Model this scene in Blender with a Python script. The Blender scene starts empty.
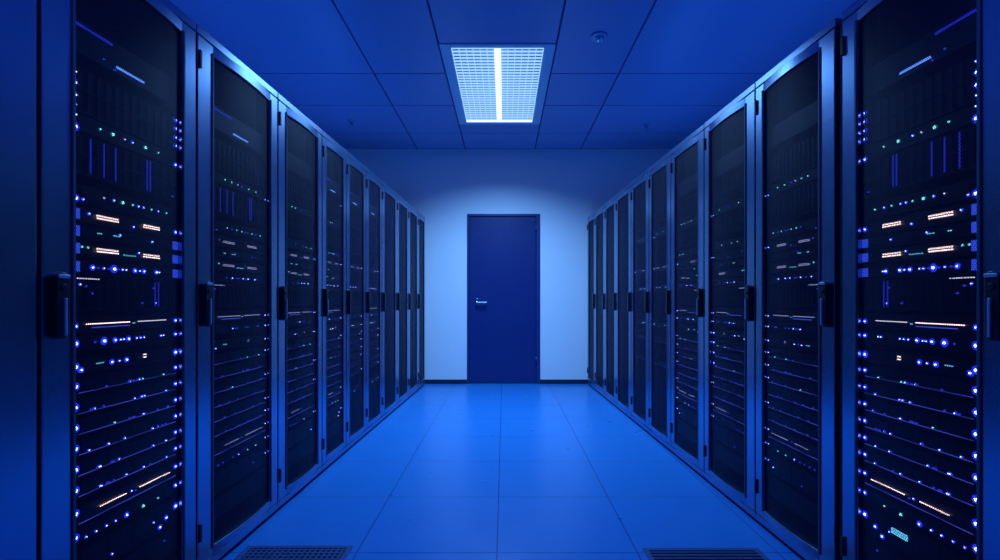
import bpy, bmesh, math, random
from mathutils import Vector, Matrix
PI = math.pi
scn = bpy.context.scene
COL = scn.collection
random.seed(4)

# ------------------------------------------------------------------ materials
def new_mat(name):
    m = bpy.data.materials.new(name); m.use_nodes = True
    nt = m.node_tree
    return m, nt, nt.nodes['Principled BSDF'], nt.nodes['Material Output']

def plain(name, col, rough=.5, metal=0., noise=0., nscale=40., bump=0., spec=.5):
    m, nt, b, out = new_mat(name)
    b.inputs['Base Color'].default_value = (*col, 1)
    b.inputs['Roughness'].default_value = rough
    b.inputs['Metallic'].default_value = metal
    b.inputs['Specular IOR Level'].default_value = spec
    tc = nt.nodes.new('ShaderNodeTexCoord'); n = nt.nodes.new('ShaderNodeTexNoise')
    n.inputs['Scale'].default_value = nscale; n.inputs['Detail'].default_value = 3
    nt.links.new(tc.outputs['Object'], n.inputs['Vector'])
    if noise > 0:
        r = nt.nodes.new('ShaderNodeMapRange')
        r.inputs['To Min'].default_value = max(0, rough - noise); r.inputs['To Max'].default_value = min(1, rough + noise)
        nt.links.new(n.outputs['Fac'], r.inputs['Value']); nt.links.new(r.outputs['Result'], b.inputs['Roughness'])
    if bump > 0:
        bp = nt.nodes.new('ShaderNodeBump'); bp.inputs['Strength'].default_value = bump; bp.inputs['Distance'].default_value = .002
        nt.links.new(n.outputs['Fac'], bp.inputs['Height']); nt.links.new(bp.outputs['Normal'], b.inputs['Normal'])
    return m

def glow(name, col, strength):
    m, nt, b, out = new_mat(name)
    b.inputs['Base Color'].default_value = (.02, .02, .03, 1)
    b.inputs['Emission Color'].default_value = (*col, 1)
    b.inputs['Emission Strength'].default_value = strength
    m.cycles.emission_sampling = 'NONE'
    return m

def math_node(nt, op, a, b=None):
    n = nt.nodes.new('ShaderNodeMath'); n.operation = op
    for i, v in enumerate((a, b)):
        if v is None: continue
        if isinstance(v, (int, float)): n.inputs[i].default_value = v
        else: nt.links.new(v, n.inputs[i])
    return n.outputs[0]

def perforated(name, pitch, rad):
    m, nt, b, out = new_mat(name)
    b.inputs['Base Color'].default_value = (.018, .017, .062, 1)
    b.inputs['Metallic'].default_value = .3
    b.inputs['Roughness'].default_value = .45
    tc = nt.nodes.new('ShaderNodeTexCoord'); sp = nt.nodes.new('ShaderNodeSeparateXYZ')
    nt.links.new(tc.outputs['Object'], sp.inputs[0])
    z = math_node(nt, 'DIVIDE', sp.outputs[2], pitch * .87)
    row = math_node(nt, 'FLOOR', z)
    half = math_node(nt, 'MULTIPLY', math_node(nt, 'FLOORED_MODULO', row, 2.0), .5)
    x = math_node(nt, 'ADD', math_node(nt, 'DIVIDE', sp.outputs[0], pitch), half)
    fx = math_node(nt, 'SUBTRACT', math_node(nt, 'FRACT', x), .5)
    fz = math_node(nt, 'MULTIPLY', math_node(nt, 'SUBTRACT', math_node(nt, 'FRACT', z), .5), .87)
    d2 = math_node(nt, 'ADD', math_node(nt, 'MULTIPLY', fx, fx), math_node(nt, 'MULTIPLY', fz, fz))
    hole = math_node(nt, 'LESS_THAN', d2, rad * rad)
    tr = nt.nodes.new('ShaderNodeBsdfTransparent'); mix = nt.nodes.new('ShaderNodeMixShader')
    nt.links.new(hole, mix.inputs[0]); nt.links.new(b.outputs[0], mix.inputs[1]); nt.links.new(tr.outputs[0], mix.inputs[2])
    nt.links.new(mix.outputs[0], out.inputs['Surface'])
    return m

M = {}
M['frame'] = plain('rack_frame_paint', (.27, .40, .60), .25, 1., .03, 30)
M['cabinet'] = plain('rack_body_paint', (.05, .07, .12), .45, .3, .05, 30)
M['mesh'] = perforated('perforated_steel', .0062, .44)
M['black'] = plain('black_plastic', (.006, .008, .016), .35, 0, .05, 60)
M['lever'] = plain('handle_metal', (.35, .5, .7), .35, .6, .05, 60)
M['inside'] = plain('cabinet_interior', (.010, .012, .02), .6)
M['chassis'] = plain('equipment_chassis', (.0025, .003, .008), .45, .3, .05, 60)
M['bezel'] = plain('equipment_bezel', (.003, .0035, .012), .4, .4, .05, 80)
M['lip'] = plain('equipment_lip', (.015, .02, .06), .4, .7)
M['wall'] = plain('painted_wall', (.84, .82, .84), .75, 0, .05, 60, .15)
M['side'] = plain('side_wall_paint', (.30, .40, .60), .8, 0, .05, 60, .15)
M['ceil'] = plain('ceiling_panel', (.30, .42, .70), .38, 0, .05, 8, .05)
M['groove'] = plain('ceiling_groove', (.07, .12, .28), .7)
M['skirting'] = plain('dark_skirting', (.01, .02, .05), .4)
M['door'] = plain('door_paint', (.011, .028, .15), .33, 0, .06, 12)
M['doorframe'] = plain('door_frame_paint', (.014, .034, .16), .4)
M['chrome'] = plain('satin_chrome', (.8, .84, .9), .2, 1.)
M['flange'] = plain('light_flange_paint', (.75, .88, .95), .5)
M['reflector'] = plain('light_reflector', (.10, .24, .60), .3, .3)
M['vent'] = plain('vent_metal', (.05, .09, .22), .4, .5)
M['ventdark'] = plain('vent_shadow_tray', (.01, .02, .06), .8)
M['foot'] = plain('foot_rubber', (.01, .012, .02), .6)
M['tube'] = glow('lamp_tube', (.35, .60, 1.), 4); M['tube'].cycles.emission_sampling = 'AUTO'
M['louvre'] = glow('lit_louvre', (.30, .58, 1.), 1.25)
M['halo_blue'] = glow('led_lens_blue', (.010, .025, 1.), 1.7)  # halo materials paint the glow around each LED as emission
M['core_blue'] = glow('led_core_blue', (.45, .65, 1.), 4.5)
M['dim_blue'] = glow('led_dim_blue', (.03, .05, 1.), .9)
M['core_green'] = glow('led_core_green', (.20, .95, .85), 1.8)
M['halo_green'] = glow('led_lens_green', (.01, .22, .40), .6)
M['core_white'] = glow('led_core_white', (.62, .72, 1.), 1.8)
M['halo_white'] = glow('led_lens_white', (.08, .10, .5), .6)
M['warm'] = glow('port_light_warm', (1., .72, .72), 2.6)
M['pale'] = glow('port_light_pale', (.75, .72, 1.), 1.2)
M['faint'] = glow('port_light_faint', (.45, .48, .95), .7)
M['line'] = glow('light_guide_line', (.06, .09, .85), .9)  # reflected LED glow painted as an emissive line
M['bar'] = glow('drive_bar_light', (.02, .025, .8), .75)
M['strip'] = glow('rack_strip_light', (.10, .25, 1.), 1.8)  # emissive streak painting reflected light on the top panel
M['teal'] = glow('display_teal', (.12, .60, .95), 1.6)

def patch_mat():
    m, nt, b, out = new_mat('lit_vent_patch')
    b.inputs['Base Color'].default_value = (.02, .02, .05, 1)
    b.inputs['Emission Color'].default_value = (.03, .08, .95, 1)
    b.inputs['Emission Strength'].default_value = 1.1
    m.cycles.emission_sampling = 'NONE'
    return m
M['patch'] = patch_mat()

def floor_mat():
    m, nt, b, out = new_mat('raised_floor_tiles')
    b.inputs['Specular IOR Level'].default_value = .32
    tc = nt.nodes.new('ShaderNodeTexCoord'); sp = nt.nodes.new('ShaderNodeSeparateXYZ')
    nt.links.new(tc.outputs['Object'], sp.inputs[0])
    def dist(o, off):
        v = math_node(nt, 'DIVIDE', math_node(nt, 'SUBTRACT', o, off), .6)
        f = math_node(nt, 'FRACT', v)
        return math_node(nt, 'MULTIPLY', math_node(nt, 'MINIMUM', f, math_node(nt, 'SUBTRACT', 1.0, f)), .6)
    dx = dist(sp.outputs[0], -.03); dy = dist(sp.outputs[1], 2.12)
    d = math_node(nt, 'MINIMUM', dx, dy)
    g = math_node(nt, 'LESS_THAN', d, .0026)
    n = nt.nodes.new('ShaderNodeTexNoise'); n.inputs['Scale'].default_value = 120; n.inputs['Detail'].default_value = 4
    nt.links.new(tc.outputs['Object'], n.inputs['Vector'])
    cr = nt.nodes.new('ShaderNodeValToRGB')
    cr.color_ramp.elements[0].color = (.018, .165, .44, 1); cr.color_ramp.elements[1].color = (.024, .19, .50, 1)
    nt.links.new(n.outputs['Fac'], cr.inputs[0])
    mx = nt.nodes.new('ShaderNodeMix'); mx.data_type = 'RGBA'
    nt.links.new(g, mx.inputs[0]); nt.links.new(cr.outputs[0], mx.inputs[6]); mx.inputs[7].default_value = (.008, .05, .22, 1)
    nt.links.new(mx.outputs[2], b.inputs['Base Color'])
    n2 = nt.nodes.new('ShaderNodeTexNoise'); n2.inputs['Scale'].default_value = 6
    nt.links.new(tc.outputs['Object'], n2.inputs['Vector'])
    r = nt.nodes.new('ShaderNodeMapRange'); r.inputs['To Min'].default_value = .24; r.inputs['To Max'].default_value = .36
    nt.links.new(n2.outputs['Fac'], r.inputs['Value']); nt.links.new(r.outputs['Result'], b.inputs['Roughness'])
    bp = nt.nodes.new('ShaderNodeBump'); bp.inputs['Strength'].default_value = .4; bp.inputs['Distance'].default_value = .002
    nt.links.new(math_node(nt, 'SUBTRACT', 1.0, g), bp.inputs['Height']); nt.links.new(bp.outputs['Normal'], b.inputs['Normal'])
    return m
M['floor'] = floor_mat()

# ------------------------------------------------------------------ mesh helpers
class MB:
    def __init__(s): s.bm = bmesh.new(); s.mats = []
    def mi(s, m):
        if m not in s.mats: s.mats.append(m)
        return s.mats.index(m)
    def box(s, x0, x1, y0, y1, z0, z1, m=None):
        if x0 > x1: x0, x1 = x1, x0
        if y0 > y1: y0, y1 = y1, y0
        v = [s.bm.verts.new((x, y, z)) for x in (x0, x1) for y in (y0, y1) for z in (z0, z1)]
        k = s.mi(m) if m else 0
        for q in ((0,1,3,2), (4,6,7,5), (0,4,5,1), (2,3,7,6), (0,2,6,4), (1,5,7,3)):
            f = s.bm.faces.new([v[i] for i in q]); f.material_index = k
        return s
    def prism(s, pts, axis, a0, a1, m=None, smooth=False):
        """closed outline pts (2-D) pushed along an axis"""
        def P(p, a):
            if axis == 'y': return (p[0], a, p[1])
            if axis == 'z': return (p[0], p[1], a)
            return (a, p[0], p[1])
        lo = [s.bm.verts.new(P(p, a0)) for p in pts]; hi = [s.bm.verts.new(P(p, a1)) for p in pts]
        k = s.mi(m) if m else 0; n = len(pts)
        for f in [s.bm.faces.new(lo), s.bm.faces.new(hi[::-1])]: f.material_index = k
        for i in range(n):
            f = s.bm.faces.new((lo[i], hi[i], hi[(i+1) % n], lo[(i+1) % n])); f.material_index = k; f.smooth = smooth
        return s
    def cyl(s, c, r, a0, a1, axis='y', n=16, m=None, rz=None):
        rz = rz or r
        pts = [(c[0] + r*math.cos(2*PI*i/n), c[1] + rz*math.sin(2*PI*i/n)) for i in range(n)]
        return s.prism(pts, axis, a0, a1, m, True)
    def lathe(s, prof, n=24, c=(0,0), m=None):
        k = s.mi(m) if m else 0
        rings = [[s.bm.verts.new((c[0]+r*math.cos(2*PI*i/n), c[1]+r*math.sin(2*PI*i/n), z)) for i in range(n)] for r, z in prof]
        for a, b in zip(rings, rings[1:]):
            for i in range(n):
                f = s.bm.faces.new((a[i], a[(i+1)%n], b[(i+1)%n], b[i])); f.smooth = True; f.material_index = k
        for r in (rings[0], rings[-1]):
            f = s.bm.faces.new(r); f.material_index = k
        return s
    def mesh(s, name, default=None):
        bmesh.ops.recalc_face_normals(s.bm, faces=s.bm.faces)
        me = bpy.data.meshes.new(name); s.bm.to_mesh(me); s.bm.free()
        for m in (s.mats or [default]): me.materials.append(M[m] if isinstance(m, str) else m)
        return me
    def build(s, name, default=None, parent=None, bevel=0, loc=None):
        o = link(name, s.mesh(name, default), parent, loc)
        if bevel:
            b = o.modifiers.new('bevel', 'BEVEL'); b.width = bevel; b.segments = 2; b.limit_method = 'ANGLE'; b.angle_limit = math.radians(40)
        return o

def link(name, me, parent=None, loc=None):
    o = bpy.data.objects.new(name, me); COL.objects.link(o)
    if parent: o.parent = parent
    if loc is not None: o.location = loc
    return o

def thing(name, label, cat, loc=(0,0,0), rz=0, group=None, kind=None):
    o = bpy.data.objects.new(name, None); COL.objects.link(o)
    o.empty_display_size = .1
    o.location = loc; o.rotation_euler = (0, 0, rz)
    return tag(o, label, cat, group, kind)

def tag(o, label=None, cat=None, group=None, kind=None):
    if label: o['label'] = label
    if cat: o['category'] = cat
    if group: o['group'] = group
    if kind: o['kind'] = kind
    return o

def struct(name, mb, mat, parent=None, bevel=0):
    o = mb.build(name, mat, parent, bevel)
    if not parent: o['kind'] = 'structure'
    return o

# ------------------------------------------------------------------ room shell
WY, BY, SX, H = 6.40, -2.6, 2.75, 3.03      # far wall, near wall, side walls, ceiling height
struct('floor', MB().box(-SX-.1, SX+.1, BY-.1, WY+.1, -.12, 0), 'floor')
DX0, DX1, DH = -.477, .466, 2.19
wb = MB()
wb.box(-SX, DX0, WY, WY+.12, 0, H).box(DX1, SX, WY, WY+.12, 0, H).box(DX0, DX1, WY, WY+.12, DH, H)
struct('wall_back', wb, 'wall')
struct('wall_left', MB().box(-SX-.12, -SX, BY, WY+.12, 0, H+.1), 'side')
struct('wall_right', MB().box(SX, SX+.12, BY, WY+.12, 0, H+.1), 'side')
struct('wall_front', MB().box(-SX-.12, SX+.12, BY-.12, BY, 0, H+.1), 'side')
bb = MB().box(-SX, DX0, WY-.015, WY, 0, .055).box(DX1, SX, WY-.015, WY, 0, .055)
struct('baseboard_back', bb, 'skirting', bevel=.003)

# ceiling panels with recessed joints
XS = [-SX, -1.12, -.50, .40, .99, SX]
YS = [BY, -1.6, -.4, .8, 2.0, 3.15, 4.27, 4.97, 5.80, WY]
FX0, FX1, FY0, FY1 = -.50, .40, 3.77, 5.50     # visible luminaire opening
GX0, GX1, GY0, GY1 = -.50, .40, .60, 2.00      # second luminaire, added unseen above the viewpoint for blue fill
cb = MB(); g = .007
def panel(x0, x1, y0, y1):
    cb.box(x0+g, x1-g, y0+g, y1-g, H, H+.03, 'ceil')
for i in range(len(XS)-1):
    if XS[i] == -.50: continue
    for j in range(len(YS)-1):
        panel(XS[i], XS[i+1], YS[j], YS[j+1])
for a, b_ in ((BY, -1.0), (-1.0, GY0), (GY1, FY0), (FY1, 5.80), (5.80, WY)): panel(FX0, FX1, a, b_)
for x0, x1, y0, y1 in ((-SX, FX0, BY, WY), (FX1, SX, BY, WY), (FX0, FX1, BY, GY0), (FX0, FX1, GY1, FY0), (FX0, FX1, FY1, WY)):
    cb.box(x0, x1, y0, y1, H+.02, H+.10, 'groove')
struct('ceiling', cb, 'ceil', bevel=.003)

# door in the far wall
dr = thing('door_1', 'plain dark blue door closed in the far wall', 'door', ((DX0+DX1)/2, WY, 0), kind='structure')
w2 = (DX1-DX0)/2
f = MB().box(-w2, -w2+.028, -.012, .12, 0, DH).box(w2-.05, w2, -.012, .12, 0, DH).box(-w2+.028, w2-.05, -.012, .12, DH-.03, DH)
f.build('door_frame', 'doorframe', dr, .003)
MB().box(-w2+.031, w2-.053, .006, .05, .006, DH-.033).build('door_leaf', 'door', dr, .003)
hx = -w2 + .135
hb = MB().box(hx-.022, hx+.010, -.004, .006, 1.015, 1.10, 'chrome')
hb.cyl((hx-.006, 1.045), .012, -.050, -.004, 'y', 16, 'chrome')
hb.box(hx-.016, hx+.125, -.058, -.044, 1.036, 1.054, 'chrome')
hb.build('door_handle', 'chrome', dr, .003)
for z in (1.95, .25): MB().cyl((w2-.052, -.014), .010, z, z+.10, 'z', 12).build('hinge', 'doorframe', dr)
MB().box(w2-.12, w2-.06, -.005, .006, 2.09, 2.12).build('door_closer_plate', 'doorframe', dr, .002)

# ------------------------------------------------------------------ ceiling luminaires
def luminaire(label, x0, x1, y0, y1, energy, col, detailed=True):
    cx, cy = (x0+x1)/2, (y0+y1)/2
    t = thing('ceiling_light', label, 'ceiling light', (cx, cy, H), group='recessed ceiling lights')
    w, l = (x1-x0)/2, (y1-y0)/2
    iw = w-.095; iy0, iy1 = -l+.06, l-.10
    fl = MB()
    fl.box(-w+.006, -iw, -l+.006, l-.006, -.006, .02).box(iw, w-.006, -l+.006, l-.006, -.006, .02)
    fl.box(-iw, iw, -l+.006, iy0, -.006, .02).box(-iw, iw, iy1, l-.006, -.006, .02)
    fl.build('flange', 'flange', t, .002)
    rf = MB()
    rf.box(-iw-.01, -iw, iy0, iy1, .02, .14).box(iw, iw+.01, iy0, iy1, .02, .14).box(-iw, iw, iy0-.01, iy0, .02, .14)
    rf.box(-iw, iw, iy1, iy1+.01, .02, .14).box(-iw-.01, iw+.01, iy0-.01, iy1+.01, .14, .15)
    rf.build('reflector_tray', 'reflector', t)
    lv = MB(); nx, ny = 13, 30
    for i in range(nx+1):
        x = -iw + 2*iw*i/nx; lv.box(x-.0022, x+.0022, iy0, iy1, -.010, 0.)
    for j in range(ny+1):
        y = iy0 + (iy1-iy0)*j/ny; lv.box(-iw, iw, y-.0045, y+.0045, -.010, 0.)
    lv.build('louvre', 'louvre', t)
    MB().box(-.024, .024, iy0, iy1, -.013, .002).box(-iw, iw, iy1-.02, iy1, -.013, .002).build('lamp_diffuser', 'tube', t, .002)
    MB().cyl((0, .06), .016, iy0+.02, iy1-.02, 'y', 16).build('lamp_tube', 'tube', t)
    L = bpy.data.lights.new('lamp_strip', 'AREA'); L.shape = 'RECTANGLE'; L.size = .045; L.size_y = (iy1-iy0)-.02
    L.energy = energy; L.color = col; L.spread = math.radians(139)
    lo = bpy.data.objects.new('lamp_strip', L); COL.objects.link(lo); lo.parent = t; lo.location = (0, (iy0+iy1)/2, -.018)
    return t
M['tube2'] = glow('lamp_tube_blue', (.20, .42, 1.), 4)
luminaire('lit recessed ceiling light with bright grid louvre above the aisle', FX0, FX1, FY0, FY1, 112, (.18, .47, 1.))
luminaire('blue recessed ceiling light with grid louvre above the viewpoint', GX0, GX1, GY0, GY1, 20, (.015, .15, 1.))

# blue fill lights added over both cabinet roofs, no fixtures, brightening the ceiling
for sx in (-1, 1):
    L = bpy.data.lights.new('roof_uplight', 'AREA'); L.shape = 'RECTANGLE'; L.size = .12; L.size_y = 4.6
    L.energy = 11; L.color = (.02, .17, 1.)
    lo = bpy.data.objects.new('roof_uplight', L); COL.objects.link(lo); lo.location = (sx*1.85, 3.4, 2.16); lo.rotation_euler = (PI, 0, sx*.038)
# ceiling fittings
def sprinkler(x, y, label, name, cat, big):
    t = thing(name, label, cat, (x, y, H))
    r = .062 if big else .035
    MB().lathe([(r, .0), (r, -.008), (r*.8, -.014), (.012, -.016)]).build('base_plate', 'lever', t)
    if big:
        MB().lathe([(.034, -.012), (.032, -.028), (.024, -.040), (.012, -.046), (.003, -.048)]).build('sensor_head', 'chrome', t)
    else:
        b = MB().lathe([(.010, -.014), (.010, -.04), (.006, -.045)], 12)
        b.box(-.016, -.012, -.003, .003, -.07, -.014).box(.012, .016, -.003, .003, -.07, -.014)
        b.box(-.016, .016, -.003, .003, -.04, -.035)
        b.build('sprinkler_body', 'lever', t)
        MB().lathe([(.022, -.068), (.024, -.071), (.003, -.073)], 16).build('deflector', 'lever', t)
sprinkler(.70, 3.66, 'small round dark smoke detector on the ceiling right of the light', 'smoke_detector', 'smoke detector', True)
sprinkler(-1.66, 5.40, 'small sprinkler head on the ceiling above the left cabinets', 'sprinkler_head', 'sprinkler', False)
sprinkler(1.58, 5.50, 'small sprinkler head on the ceiling above the right cabinets', 'sprinkler_head', 'sprinkler', False)

# ------------------------------------------------------------------ floor vents
def vent(x0, x1, y0, y1, label, cross):
    t = thing('floor_vent', label, 'floor vent', ((x0+x1)/2, (y0+y1)/2, 0), group='vented floor tiles')
    w, l = (x1-x0)/2, (y1-y0)/2
    MB().box(-w+.02, w-.02, -l+.02, l-.02, 0, .001).build('tray', 'ventdark', t)
    MB().box(-w, -w+.022, -l, l, 0, .006).box(w-.022, w, -l, l, 0, .006).box(-w+.022, w-.022, -l, -l+.022, 0, .006).box(-w+.022, w-.022, l-.022, l, 0, .006).build('vent_frame', 'vent', t, .001)
    s = MB(); n = 22
    for i in range(n):
        y = -l+.022 + (2*l-.044)*(i+.5)/n; s.box(-w+.022, w-.022, y-.005, y+.005, .001, .005)
    if cross:
        for i in range(18):
            x = -w+.022 + (2*w-.044)*(i+.5)/18; s.box(x-.005, x+.005, -l+.022, l-.022, .001, .0045)
    s.build('grille', 'vent', t)
vent(-1.12, -.66, 1.57, 2.17, 'dark vented floor tile with square holes beside the left row', True)
vent(.60, 1.10, 1.57, 2.15, 'dark slotted vent tile in the floor beside the right row', False)

# ------------------------------------------------------------------ LED building blocks
def led_mesh(name, halo, core, r, rc):
    b = MB()
    if halo: b.cyl((0, 0), r, -.0015, 0, 'y', 14, halo)  # wider emissive disc stands in for the LED's glow
    b.cyl((0, 0), rc, -.0035, 0, 'y', 10, core)
    return b.mesh(name)
LED = {
 'B': led_mesh('blue_led_large', 'halo_blue', 'core_blue', .0125, .0048),
 'b': led_mesh('blue_led_medium', 'halo_blue', 'core_blue', .0095, .0032),
 's': led_mesh('blue_led_small', 'halo_blue', 'core_blue', .0050, .0017),
 'd': led_mesh('blue_led_dim', None, 'dim_blue', 0, .0032),
 'G': led_mesh('green_led_large', 'halo_green', 'core_green', .0075, .0042),
 'g': led_mesh('green_led', 'halo_green', 'core_green', .0042, .0024),
 'w': led_mesh('white_led', 'halo_white', 'core_white', .0038, .0021),
}
LNAME = {'B': 'blue_status_light', 'b': 'blue_status_light', 's': 'blue_status_light', 'd': 'dim_status_light',
         'G': 'green_status_light', 'g': 'green_status_light', 'w': 'white_status_light'}

def row_mesh(w, n, rows, m, h=.0042, gap=.42):
    b = MB()
    for k in range(rows):
        for i in range(n):
            x = -w/2 + w*(i+.5)/n; c = w/n*(1-gap)/2
            z = (k-(rows-1)/2)*h*1.9
            b.box(x-c, x+c, -.002, 0, z-h/2, z+h/2, m)
    return b.mesh('port_row')

HW = .222        # half width of a rack-mounted unit
# unit description: (kind, centre height, height, leds[(u, dz, code)], rows[(u0,u1,dz,n,rows,mat)], extras)
def PX(x): return (631/(522.8-x) - 1.615)/.205     # helper for u from the left-hand cabinet
def Zc(h): return 1.08 + (h-1.08)*.97
EAR = ((-1, 'B'), (1, 'b'))
def ears(dz=0, a='B', b='b', a2=None):
    return [(-1, dz, a), (1, dz, b)]
UNITS = []
UNITS.append(dict(kind='lightbar', z=Zc(1.855), h=.10, leds=[(-.55, -.03, 'd'), (-.35, -.05, 'd')], strips=[(-1.0, -.38, .030, .006, 'bar'), (-.30, .25, -.030, .006, 'strip')]))  # blank panel; its strips paint reflected light as emissive streaks
UNITS.append(dict(kind='fan', z=Zc(1.70), h=.13, leds=[(-1, .042, 's'), (-1, .012, 'b'), (-1, -.022, 'b'), (-1, -.05, 's'), (1, .05, 'b'), (1, .02, 'b'), (1, -.012, 'b'), (1, -.042, 'b')]))
UNITS.append(dict(kind='controller', z=Zc(1.603), h=.05, leds=[(-1, .015, 's'), (-1, -.018, 'B'), (1, -.018, 'b')] + [(PX(x), .0, c) for x, c in ((99,'g'),(112,'G'),(124,'w'),(132,'s'),(145,'G'),(158,'g'))]))
UNITS.append(dict(kind='array', z=Zc(1.51), h=.12, leds=[(.9, -.045, 'd')], bars=[-.78, -.55, -.34, .30, .37]))
UNITS.append(dict(kind='appliance', z=Zc(1.395), h=.055, leds=[(-1, -.018, 'B'), (-.90, -.018, 's')] + [(PX(x), .0, c) for x, c in ((103,'w'),(113,'s'),(122,'G'),(132,'g'),(138,'s'),(143,'s'),(151,'g'),(158,'s'),(166,'g'))]))
WARM = lambda dz: [(-.68, -.27, dz, 10, 2, 'warm'), (.22, .60, dz, 8, 2, 'warm')]
UNITS.append(dict(kind='switch', z=Zc(1.333), h=.05, leds=[(-.80, .004, 's'), (.02, -.01, 's'), (1, .0, 'b')], rows=WARM(0), patches=[(-1, 0)]))
UNITS.append(dict(kind='appliance', z=Zc(1.283), h=.04, leds=[(-.25, .005, 's'), (.42, 0, 's')], rows=[(-.66, -.58, 0, 2, 1, 'teal'), (-.38, -.24, 0, 3, 1, 'teal')], patches=[(-1, 0), (1, 0)]))
UNITS.append(dict(kind='switch', z=Zc(1.232), h=.05, leds=[(-.92, .004, 'g'), (-.82, .004, 'g'), (.13, .006, 's')], rows=WARM(0) + [(-.19, .08, -.006, 5, 1, 'teal')], patches=[(-1, 0), (1, 0)]))
UNITS.append(dict(kind='server', z=Zc(1.178), h=.045, leds=[(-.74, 0, 'b'), (-.65, 0, 'd'), (-.55, 0, 's'), (-.46, 0, 'd'), (-.36, 0, 'B'), (-.28, 0, 'd'), (-.2, 0, 's'), (-.13, 0, 's'), (.05, 0, 'b'), (.15, 0, 's'), (.24, 0, 'b'), (.52, 0, 'b'), (.58, 0, 's')], patches=[(-1, 0), (1, 0)]))
UNITS.append(dict(kind='array', z=Zc(1.10), h=.10, leds=[(-.95, .025, 's'), (-.85, .02, 'd'), (-.75, .0, 'd'), (.2, -.03, 'd'), (.45, .02, 'd'), (.5, -.03, 's')], rows=[(-1, -.62, .042, 9, 1, 'pale')], bars=[.48, .56], faint=True))
UNITS.append(dict(kind='patch', z=Zc(1.008), h=.05, leds=[(-1, -.004, 'b'), (1, -.004, 'b')], rows=[(-.85, -.05, .0, 24, 1, 'warm'), (.10, .75, .0, 20, 1, 'pale'), (-.75, -.05, -.011, 20, 1, 'line'), (.0, .05, -.004, 2, 1, 'teal')]))
UNITS.append(dict(kind='server', z=Zc(.953), h=.045, leds=ears() + [(-.7, 0, 'd'), (-.54, 0, 'B'), (-.34, 0, 'b'), (-.24, 0, 's'), (-.18, 0, 's'), (-.08, 0, 'b'), (.08, 0, 's'), (.16, 0, 's'), (.24, 0, 's'), (.62, 0, 's'), (.68, 0, 's')]))
UNITS.append(dict(kind='appliance', z=Zc(.885), h=.045, leds=[(-1, 0, 'B'), (-.93, -.01, 'b'), (1, 0, 'B'), (-.40, 0, 'b'), (-.26, 0, 's'), (-.12, 0, 'b')], rows=[(-.68, -.54, .002, 4, 1, 'teal'), (.22, .30, .004, 2, 2, 'warm')]))
rnd = random.Random(11)
for k in range(6):
    us = sorted(rnd.uniform(-.8, .8) for _ in range(9))
    cs = [rnd.choice('dddssg' if k in (0, 2) else 'ddsssd') for _ in us]
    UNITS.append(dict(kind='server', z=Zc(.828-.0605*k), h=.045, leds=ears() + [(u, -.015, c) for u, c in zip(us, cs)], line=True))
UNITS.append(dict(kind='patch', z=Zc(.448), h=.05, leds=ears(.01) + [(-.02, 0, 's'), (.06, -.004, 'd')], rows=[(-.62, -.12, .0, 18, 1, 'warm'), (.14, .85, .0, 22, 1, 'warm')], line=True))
UNITS.append(dict(kind='server', z=Zc(.388), h=.045, leds=ears() + [(-.85, -.01, 's'), (-.68, -.01, 's'), (-.5, -.01, 's'), (-.33, -.01, 's'), (-.12, -.01, 'b'), (.22, -.01, 'G'), (.55, -.01, 'g')]))
UNITS.append(dict(kind='display', z=Zc(.30), h=.09, leds=[(-1, 0, 'B'), (1, .01, 'B'), (.45, 0, 's'), (.6, -.03, 'b'), (.75, -.01, 'b'), (-.4, -.02, 's')]))
UNITS.append(dict(kind='blank', z=Zc(.19), h=.09, leds=[(.7, .02, 'd'), (-.3, .01, 'd')]))

KN = {'lightbar': ('rack_light_panel', 'rack light'), 'fan': ('fan_tray', 'fan tray'), 'controller': ('storage_controller', 'rack device'), 'array': ('drive_array', 'drive array'),
      'appliance': ('network_appliance', 'rack device'), 'switch': ('network_switch', 'network switch'), 'server': ('rack_server', 'server'),
      'patch': ('patch_panel', 'patch panel'), 'display': ('battery_unit', 'rack device'), 'blank': ('cable_tray', 'rack device')}
LOOK = {'lightbar': 'dark panel with glowing blue light strips', 'fan': 'dark fan tray with columns of blue lights at both ends',
        'controller': 'slim storage controller with a row of green and white lights', 'array': 'tall drive array with glowing blue vertical bars',
        'appliance': 'slim black appliance with small scattered lights', 'switch': 'black switch with two lit banks of warm port lights',
        'server': 'slim black server with a row of blue lights', 'patch': 'slim black patch panel with long rows of tiny port lights',
        'display': 'black battery unit', 'blank': 'dark cable tray'}
ORD = ['first', 'second', 'third', 'fourth', 'fifth', 'sixth', 'seventh', 'eighth', 'ninth', 'tenth', 'eleventh', 'twelfth']

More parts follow.
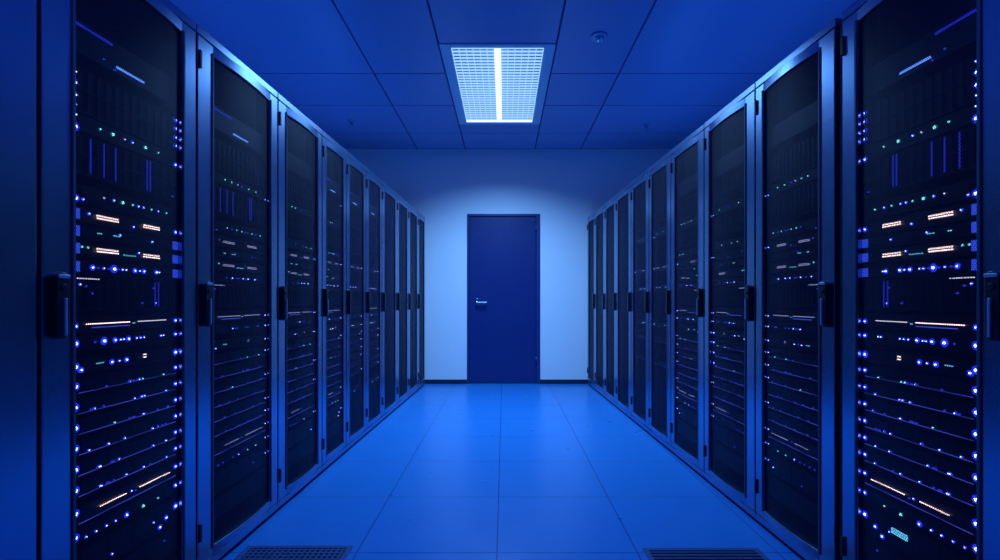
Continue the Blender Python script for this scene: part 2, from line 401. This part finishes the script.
mesh_cache = {}
def unit(u, side, s, origin, rz, sc, level, label, group):
    """one rack-mounted unit; s = -1 when the near side is local -x.  level 0 = full, 1 = few lights"""
    name, cat = KN[u['kind']]
    if u['kind'] == 'lightbar' and not u.get('strips'): name, cat = 'blanking_panel', 'blank panel'
    def at(z): return Vector((origin[0], origin[1], z))
    t = thing(name, label, cat, at(u['z'] - u['h']/2), rz, group)
    h = u['h']; y = .027
    key = (u['kind'], round(h, 3), round(sc, 3))
    if key not in mesh_cache:
        w = HW*sc
        b = MB().box(-w+.012, w-.012, y+.001, .50, .003, h-.003)
        c = b.mesh('chassis', 'chassis')
        b = MB().box(-w-.012*sc, w+.012*sc, y, y+.004, .0015, h-.0015)
        b.box(-w+.018, w-.018, y-.008, y, .004, h-.004)
        if u['kind'] in ('array', 'fan'):
            n = 12
            for i in range(n+1):
                x = -w+.02 + (2*w-.04)*i/n; b.box(x-.0015, x+.0015, y-.013, y-.008, .006, h-.006)
            b.box(-w+.018, w-.018, y-.013, y-.008, h*.5-.002, h*.5+.002)
        elif u['kind'] in ('server', 'appliance', 'display'):
            n = 4
            for i in range(n):
                x = -w+.03 + (2*w-.06)*i/n; b.box(x+.004, x+(2*w-.06)/n-.004, y-.011, y-.008, .010, h-.010)
        fbz = b.mesh('faceplate', 'bezel')
        b = MB().box(-w, w, y-.012, y, .0, .003); lip = b.mesh('lip', 'lip')
        mesh_cache[key] = (c, fbz, lip)
    c, fbz, lip = mesh_cache[key]
    if level < 2: link('chassis', c, t)
    fo = link('faceplate', fbz, t)
    if level == 0: link('mounting_lip', lip, fo)
    cz = h/2
    yf = y-.0115
    def ux(v): return s*(-v)*.205*sc      # u = -1 is the near side
    leds = u['leds']
    if level == 1: leds = [l for l in leds if l[2] != 'd']
    if level == 2: leds = [l for i, l in enumerate(leds) if l[2] in 'Bb' or i % 3 == 0][:5]
    for (v, dz, code) in leds:
        c_ = 'b' if code == 'X' else code
        if level >= 1 and code != 'X': c_ = {'B': 's', 'b': 's', 's': 'd', 'G': 'g', 'g': 'g', 'w': 'w', 'd': 'd'}[code]
        yy = y - .0085 if abs(v) > .95 else yf
        dzz = max(-h/2+.006, min(h/2-.006, dz))
        link(LNAME[c_], LED[c_], t, (ux(v), yy, cz+dzz))
    for (a, b_, dz, n, rows, m) in u.get('rows', ()):
        if level == 2 and m == 'line': continue
        k2 = ('row', round(b_-a, 3), n, rows, m, round(sc, 3))
        if k2 not in mesh_cache:
            mesh_cache[k2] = row_mesh((b_-a)*.205*sc, n, rows, m, .0042 if m == 'warm' and rows == 2 else .0030)
        link('port_lights', mesh_cache[k2], t, (ux((a+b_)/2), yf, cz+dz))
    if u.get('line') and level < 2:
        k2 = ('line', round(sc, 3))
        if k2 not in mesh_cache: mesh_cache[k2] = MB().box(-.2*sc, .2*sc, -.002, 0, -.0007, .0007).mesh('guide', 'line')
        link('light_guide', mesh_cache[k2], t, (0, y-.0125, .0035))  # thin emissive bar painting LED glow along the front's lower edge
    for v in u.get('bars', ()):
        k2 = ('bar', round(h, 2))
        if k2 not in mesh_cache: mesh_cache[k2] = MB().box(-.0022, .0022, -.0012, 0, -h*.42, h*.42).mesh('bar', 'bar')
        link('drive_light_bar', mesh_cache[k2], t, (ux(v), y-.0132, cz))
    for (a, b_, dz, hh, m) in u.get('strips', ()):
        k2 = ('strip', a, b_, m, round(sc, 3))
        if k2 not in mesh_cache: mesh_cache[k2] = MB().box(-(b_-a)*.1025*sc, (b_-a)*.1025*sc, -.004, 0, -hh/2, hh/2).mesh('strip', m)
        link('light_strip', mesh_cache[k2], t, (ux((a+b_)/2), yf+.003, cz+dz))
    for (v, dz) in u.get('patches', ()):
        if level: continue
        if 'patch' not in mesh_cache: mesh_cache['patch'] = MB().box(-.013, .013, -.002, 0, -.015, .015).mesh('patch', 'patch')
        link('lit_vent', mesh_cache['patch'], t, (ux(v), y-.0085, cz+dz))
    if u['kind'] == 'display' and s > 0 and level == 0:
        b = MB(); W2, H2 = .030, .0085
        b.box(-W2, W2, -.003, 0, H2-.003, H2, 'teal').box(-W2, W2, -.003, 0, -H2, -H2+.003, 'teal').box(-W2, -W2+.003, -.003, 0, -H2, H2, 'teal').box(W2-.003, W2, -.003, 0, -H2, H2, 'teal')
        for i in range(6): b.box(-W2+.008+i*.008, -W2+.012+i*.008, -.003, 0, -.003, .003, 'teal')
        b.build('status_display', 'teal', t, 0, (ux(.25), yf, cz+.01))
    return t

# ------------------------------------------------------------------ server cabinets
RH = 2.135
def rack(side, idx, ya, yb, label, level):
    s = -1 if side == 'left' else 1            # sign of local x that is nearer the viewpoint
    A = 1.242 if side == 'left' else 1.306
    ang = math.atan(.038)
    rz = PI/2 - ang if side == 'left' else -PI/2 + ang
    yc = (ya+yb)/2; X = (A - .038*yc) * (-1 if side == 'left' else 1)
    w = (yb-ya)/math.cos(ang)/2 - .0025
    t = thing('server_cabinet', label, 'server cabinet', (X, yc, 0), rz, 'server cabinets in the %s row' % side)
    z0 = .022
    # carcass: side panels, roof, bottom, back
    b = MB()
    b.box(-w, -w+.02, .024, 1.0, z0, RH).box(w-.02, w, .024, 1.0, z0, RH)
    b.box(-w+.02, w-.02, .024, 1.0, RH-.03, RH).box(-w+.02, w-.02, .024, 1.0, z0, z0+.04).box(-w+.02, w-.02, .98, 1.0, z0+.04, RH-.03)
    b.build('cabinet_body', 'cabinet', t, .003)
    # front header and plinth, straight
    MB().box(-w, w, .0, .024, RH-.034, RH).build('header', 'frame', t, .003)
    MB().box(-w, w, .0, .024, z0, z0+.03).build('plinth', 'frame', t, .003)
    k = min(1, w/.30)
    n_st, f_st = .095*k, (.15 if idx == 0 else .075*k)
    # mounting rails
    sc = (2*w - n_st - f_st - .005) / .445
    sc = min(1.0, sc*1.0)
    off = s * (-(n_st - f_st)/2 - .004)
    for q in (-1, 1):
        x = off + q*(HW*sc+.008)
        MB().box(x-.010, x+.010, 
            .0312, .070, z0+.04, RH-.03).build('mounting_rail', 'inside', t)
    for x in (-w+.06, w-.06):
        for y in (.08, .92):
            MB().lathe([(.024, 0), (.024, .012), (.010, .016), (.010, z0)], 14, (x, y)).build('levelling_foot', 'foot', t)
    # door: bowed leaf with stiles and curved rails
    zb, zt = z0+.034, RH-.038
    x0, x1 = -w+.003, w-.003
    if s > 0: oa, ob = x0+f_st, x1-n_st
    else: oa, ob = x0+n_st, x1-f_st
    bow = .015 if idx <= 3 else .006; N = 14
    def arc(i):
        v = i/N*2-1; return -bow*(1-v*v)
    stations = [(oa+(ob-oa)*i/N, arc(i)) for i in range(N+1)]
    d = MB()
    d.box(x0, oa, .0, .016, zb, zt).box(ob, x1, .0, .016, zb, zt)
    def slab(za, zc):
        out = stations + [(x, y+.016) for x, y in reversed(stations)]
        d.prism(out, 'z', za, zc)
    mt, mbm = RH-.080, z0+.075
    slab(mt, zt); slab(zb, mbm)
    door = d.build('door', 'frame', t, .0025)
    # raised ribs along the opening
    r = MB()
    tq = .005 if idx <= 3 else .001
    for xx in (oa-.006, ob+.006): r.box(xx-.005, xx+.005, -tq, .001, mbm-.01, mt+.01)
    r.build('edge_trim', 'cabinet', door, .002)
    p = MB()
    out = [(x, y+.008) for x, y in stations] + [(x, y+.009) for x, y in reversed(stations)]
    p.prism(out, 'z', mbm-.005, mt+.005)
    p.build('perforated_panel', 'mesh', door)
    # swing handle on the near stile
    hx = (x1-n_st*.42) if s > 0 else (x0+n_st*.42)
    hw = .019*k; z1, z2 = .975, 1.155
    cap = [(hx+hw*math.cos(a), z1+hw+hw*math.sin(a)) for a in [PI+PI*i/8 for i in range(9)]] + [(hx+hw*math.cos(a), z2-hw+hw*math.sin(a)) for a in [PI*i/8 for i in range(9)]]
    hnd = MB().prism(cap, 'y', -.020, .002).build('handle', 'black', door, .003)
    # hinges
    hxx = x0+.008 if side == 'left' or s < 0 else x0+.008
    for z in (.15, 1.97):
        MB().box(hxx-.007, hxx+.007, -.009, .002, z, z+.07).build('hinge', 'black', door, .003)
    return t, off, sc, rz, (X, yc), s, hx, hw, k, level, door

def finish_handle(info):
    t, off, sc, rz, c, s, hx, hw, k, level, door = info
    if level > 1: return
    # lever and thumb pad shown on the closer cabinets
    lv = MB().box(hx-s*hw*.15-.0038, hx-s*hw*.15+.0038, -.026, -.019, .985, 1.085, 'lever')
    if level == 0: lv.box(hx-hw*.9, hx+hw*.9, -.024, -.019, 1.138, 1.148, 'lever')
    lv.cyl((hx, 1.115), hw*.45, -.024, -.019, 'y', 14, 'black')
    lv.build('latch_lever', 'lever', door, .0015)

LY = [.66, 1.275, 1.89, 2.516, 3.07, 3.49, 3.93, 4.375, 4.90, 5.39, 5.88, 6.30]
RY = [.66, 1.215, 1.85, 2.40, 2.96, 3.49, 3.956, 4.44, 4.95, 5.41, 5.90, 6.33]
RAY = dict(left=LY, right=RY)
GAP = {('right', 1): .030, ('left', 0): .002, ('right', 0): .01}
for side, Y in (('left', LY), ('right', RY)):
    for i in range(len(Y)-1):
        ya, yb = Y[i], Y[i+1] - GAP.get((side, i), 0)
        where = ['nearest cabinet at the %s edge of view' % side, 'first full cabinet from the viewpoint'] + ['%s cabinet from the viewpoint' % o for o in ORD[1:]]
        n = len(Y)-2
        if i == 0: lab = 'dark cabinet in the %s row, mostly cut off by the picture edge' % side
        elif i == n: lab = 'last mesh-door cabinet of the %s row, touching the far wall' % side
        elif i == 1: lab = 'largest mesh-door cabinet full of blue lights at the near end of the %s row' % side
        else: lab = 'mesh-door server cabinet in the %s row, %s counted from the largest one' % (side, ORD[i-1])
        level = 0 if i <= 2 else (1 if i <= 4 else 2)
        info = rack(side, i, ya, yb, lab, level)
        finish_handle(info)
        t, off, sc, rz, c, s = info[:6]
        if i == 0: continue
        # the mounted units
        ca, sa = math.cos(rz), math.sin(rz)
        org = (c[0] + ca*off, c[1] + sa*off)
        rr = random.Random(100*i + (side == 'left'))
        if i >= 7: continue
        sel = UNITS if i <= 4 else [u for j, u in enumerate(UNITS) if j in ((0, 1, 3, 5, 8, 10, 11, 12, 13, 14, 15, 16, 17, 18, 20) if side == 'left' else (1, 2, 5, 8, 12, 14, 17))]
        cabn = {1: 'largest cabinet'}.get(i, '%s cabinet' % ORD[i-1])
        counts = {}
        total = {}
        for u in sel: total[u['kind']] = total.get(u['kind'], 0) + 1
        for u in sel:
            un = u
            if i > 1:
                un = dict(u); un['leds'] = [l for l in u['leds'] if rr.random() < (.85 if i == 2 else .65)]
                if i >= 2 and 'rows' in u: un['rows'] = [q[:5] + (('faint' if q[5] in ('warm', 'pale') else q[5]),) for q in u['rows']]
                if not (side == 'left' and i in (2, 4, 5, 6)): un['strips'] = []
                if rr.random() < .6 or i > 2: un['bars'] = ()
                if u['kind'] in ('fan', 'array', 'blank'): un['leds'] = un['leds'][:2]
                if side == 'right' and i == 3 and .68 < u['z'] < .91: un['leds'] = un['leds'] + [(.93, 0, 'X')]
                if i >= 3 and 'rows' in u: un['rows'] = [q for q in un['rows'] if rr.random() < .6]
            kd = u['kind']; counts[kd] = counts.get(kd, 0)+1
            look = LOOK[kd]
            cl = ''.join(l[2] for l in un['leds'])
            if i > 1:
                if kd == 'lightbar' and not un.get('strips'): look = 'plain dark panel at the very top'
                if kd == 'array' and not un.get('bars'): look = 'tall drive array without lit bars'
                if kd == 'array' and un.get('bars') and un.get('faint'): look = 'drive array with faint blue bars'
                if kd == 'fan': look = 'dark fan tray with upright slats'
                if kd == 'controller': look = 'slim storage controller above the drive arrays'
                if kd == 'switch': look = 'black network switch with faint port lights' if un.get('rows') else 'black network switch with dark ports'
                if kd == 'patch': look = 'slim patch panel with faint port lights' if un.get('rows') else 'slim dark patch panel'
                if kd == 'server': look = 'slim black server with small blue lights'
                if kd == 'appliance': look = 'slim black network appliance'
            if kd == 'display': look += ' with a small teal display' if (side == 'right' and i == 1) else ' with a few blue lights near the bottom'
            pos = '' if total[kd] == 1 else ', %s one down' % ORD[counts[kd]-1]
            cut = look if len(look.split()) <= 7 else look
            lb = '%s%s, %s row %s' % (look, pos, side, cabn)
            wds = lb.split()
            if len(wds) > 16: lb = lb.replace('with a row of ', 'with ').replace('with two lit banks of ', 'with ').replace('with long rows of ', 'with ').replace('with small scattered lights', 'with scattered lights').replace('with columns of blue lights at both ends', 'with blue light columns').replace('with glowing blue vertical bars', 'with blue bars').replace('slim storage controller', 'storage controller')
            lv = 0 if i == 1 else (1 if i <= 4 else 2)
            unit(un, side, s, org, rz, sc, lv, lb, 'rack-mounted units in the %s row %s' % (side, cabn))

# ------------------------------------------------------------------ world, camera, view
wd = bpy.data.worlds.new('world'); scn.world = wd; wd.use_nodes = True
wd.node_tree.nodes['Background'].inputs[0].default_value = (.005, .02, .08, 1)
wd.node_tree.nodes['Background'].inputs[1].default_value = 1.0
cam = bpy.data.cameras.new('camera'); co = bpy.data.objects.new('camera', cam); COL.objects.link(co)
co.location = (0, 0, 1.08); co.rotation_euler = (PI/2, 0, 0)
cam.sensor_width = 36; cam.lens = 496/1000*36; cam.shift_x = -.004; cam.shift_y = .020
cam.clip_start = .02
scn.camera = co
vs = scn.view_settings
scn.display_settings.display_device = 'sRGB'
vs.view_transform = 'Standard'; vs.look = 'None'; vs.exposure = 0; vs.gamma = 1; vs.use_curve_mapping = False
scn.cycles.sample_clamp_indirect = 1.5
try: scn.cycles.transparent_max_bounces = 16
except Exception: pass
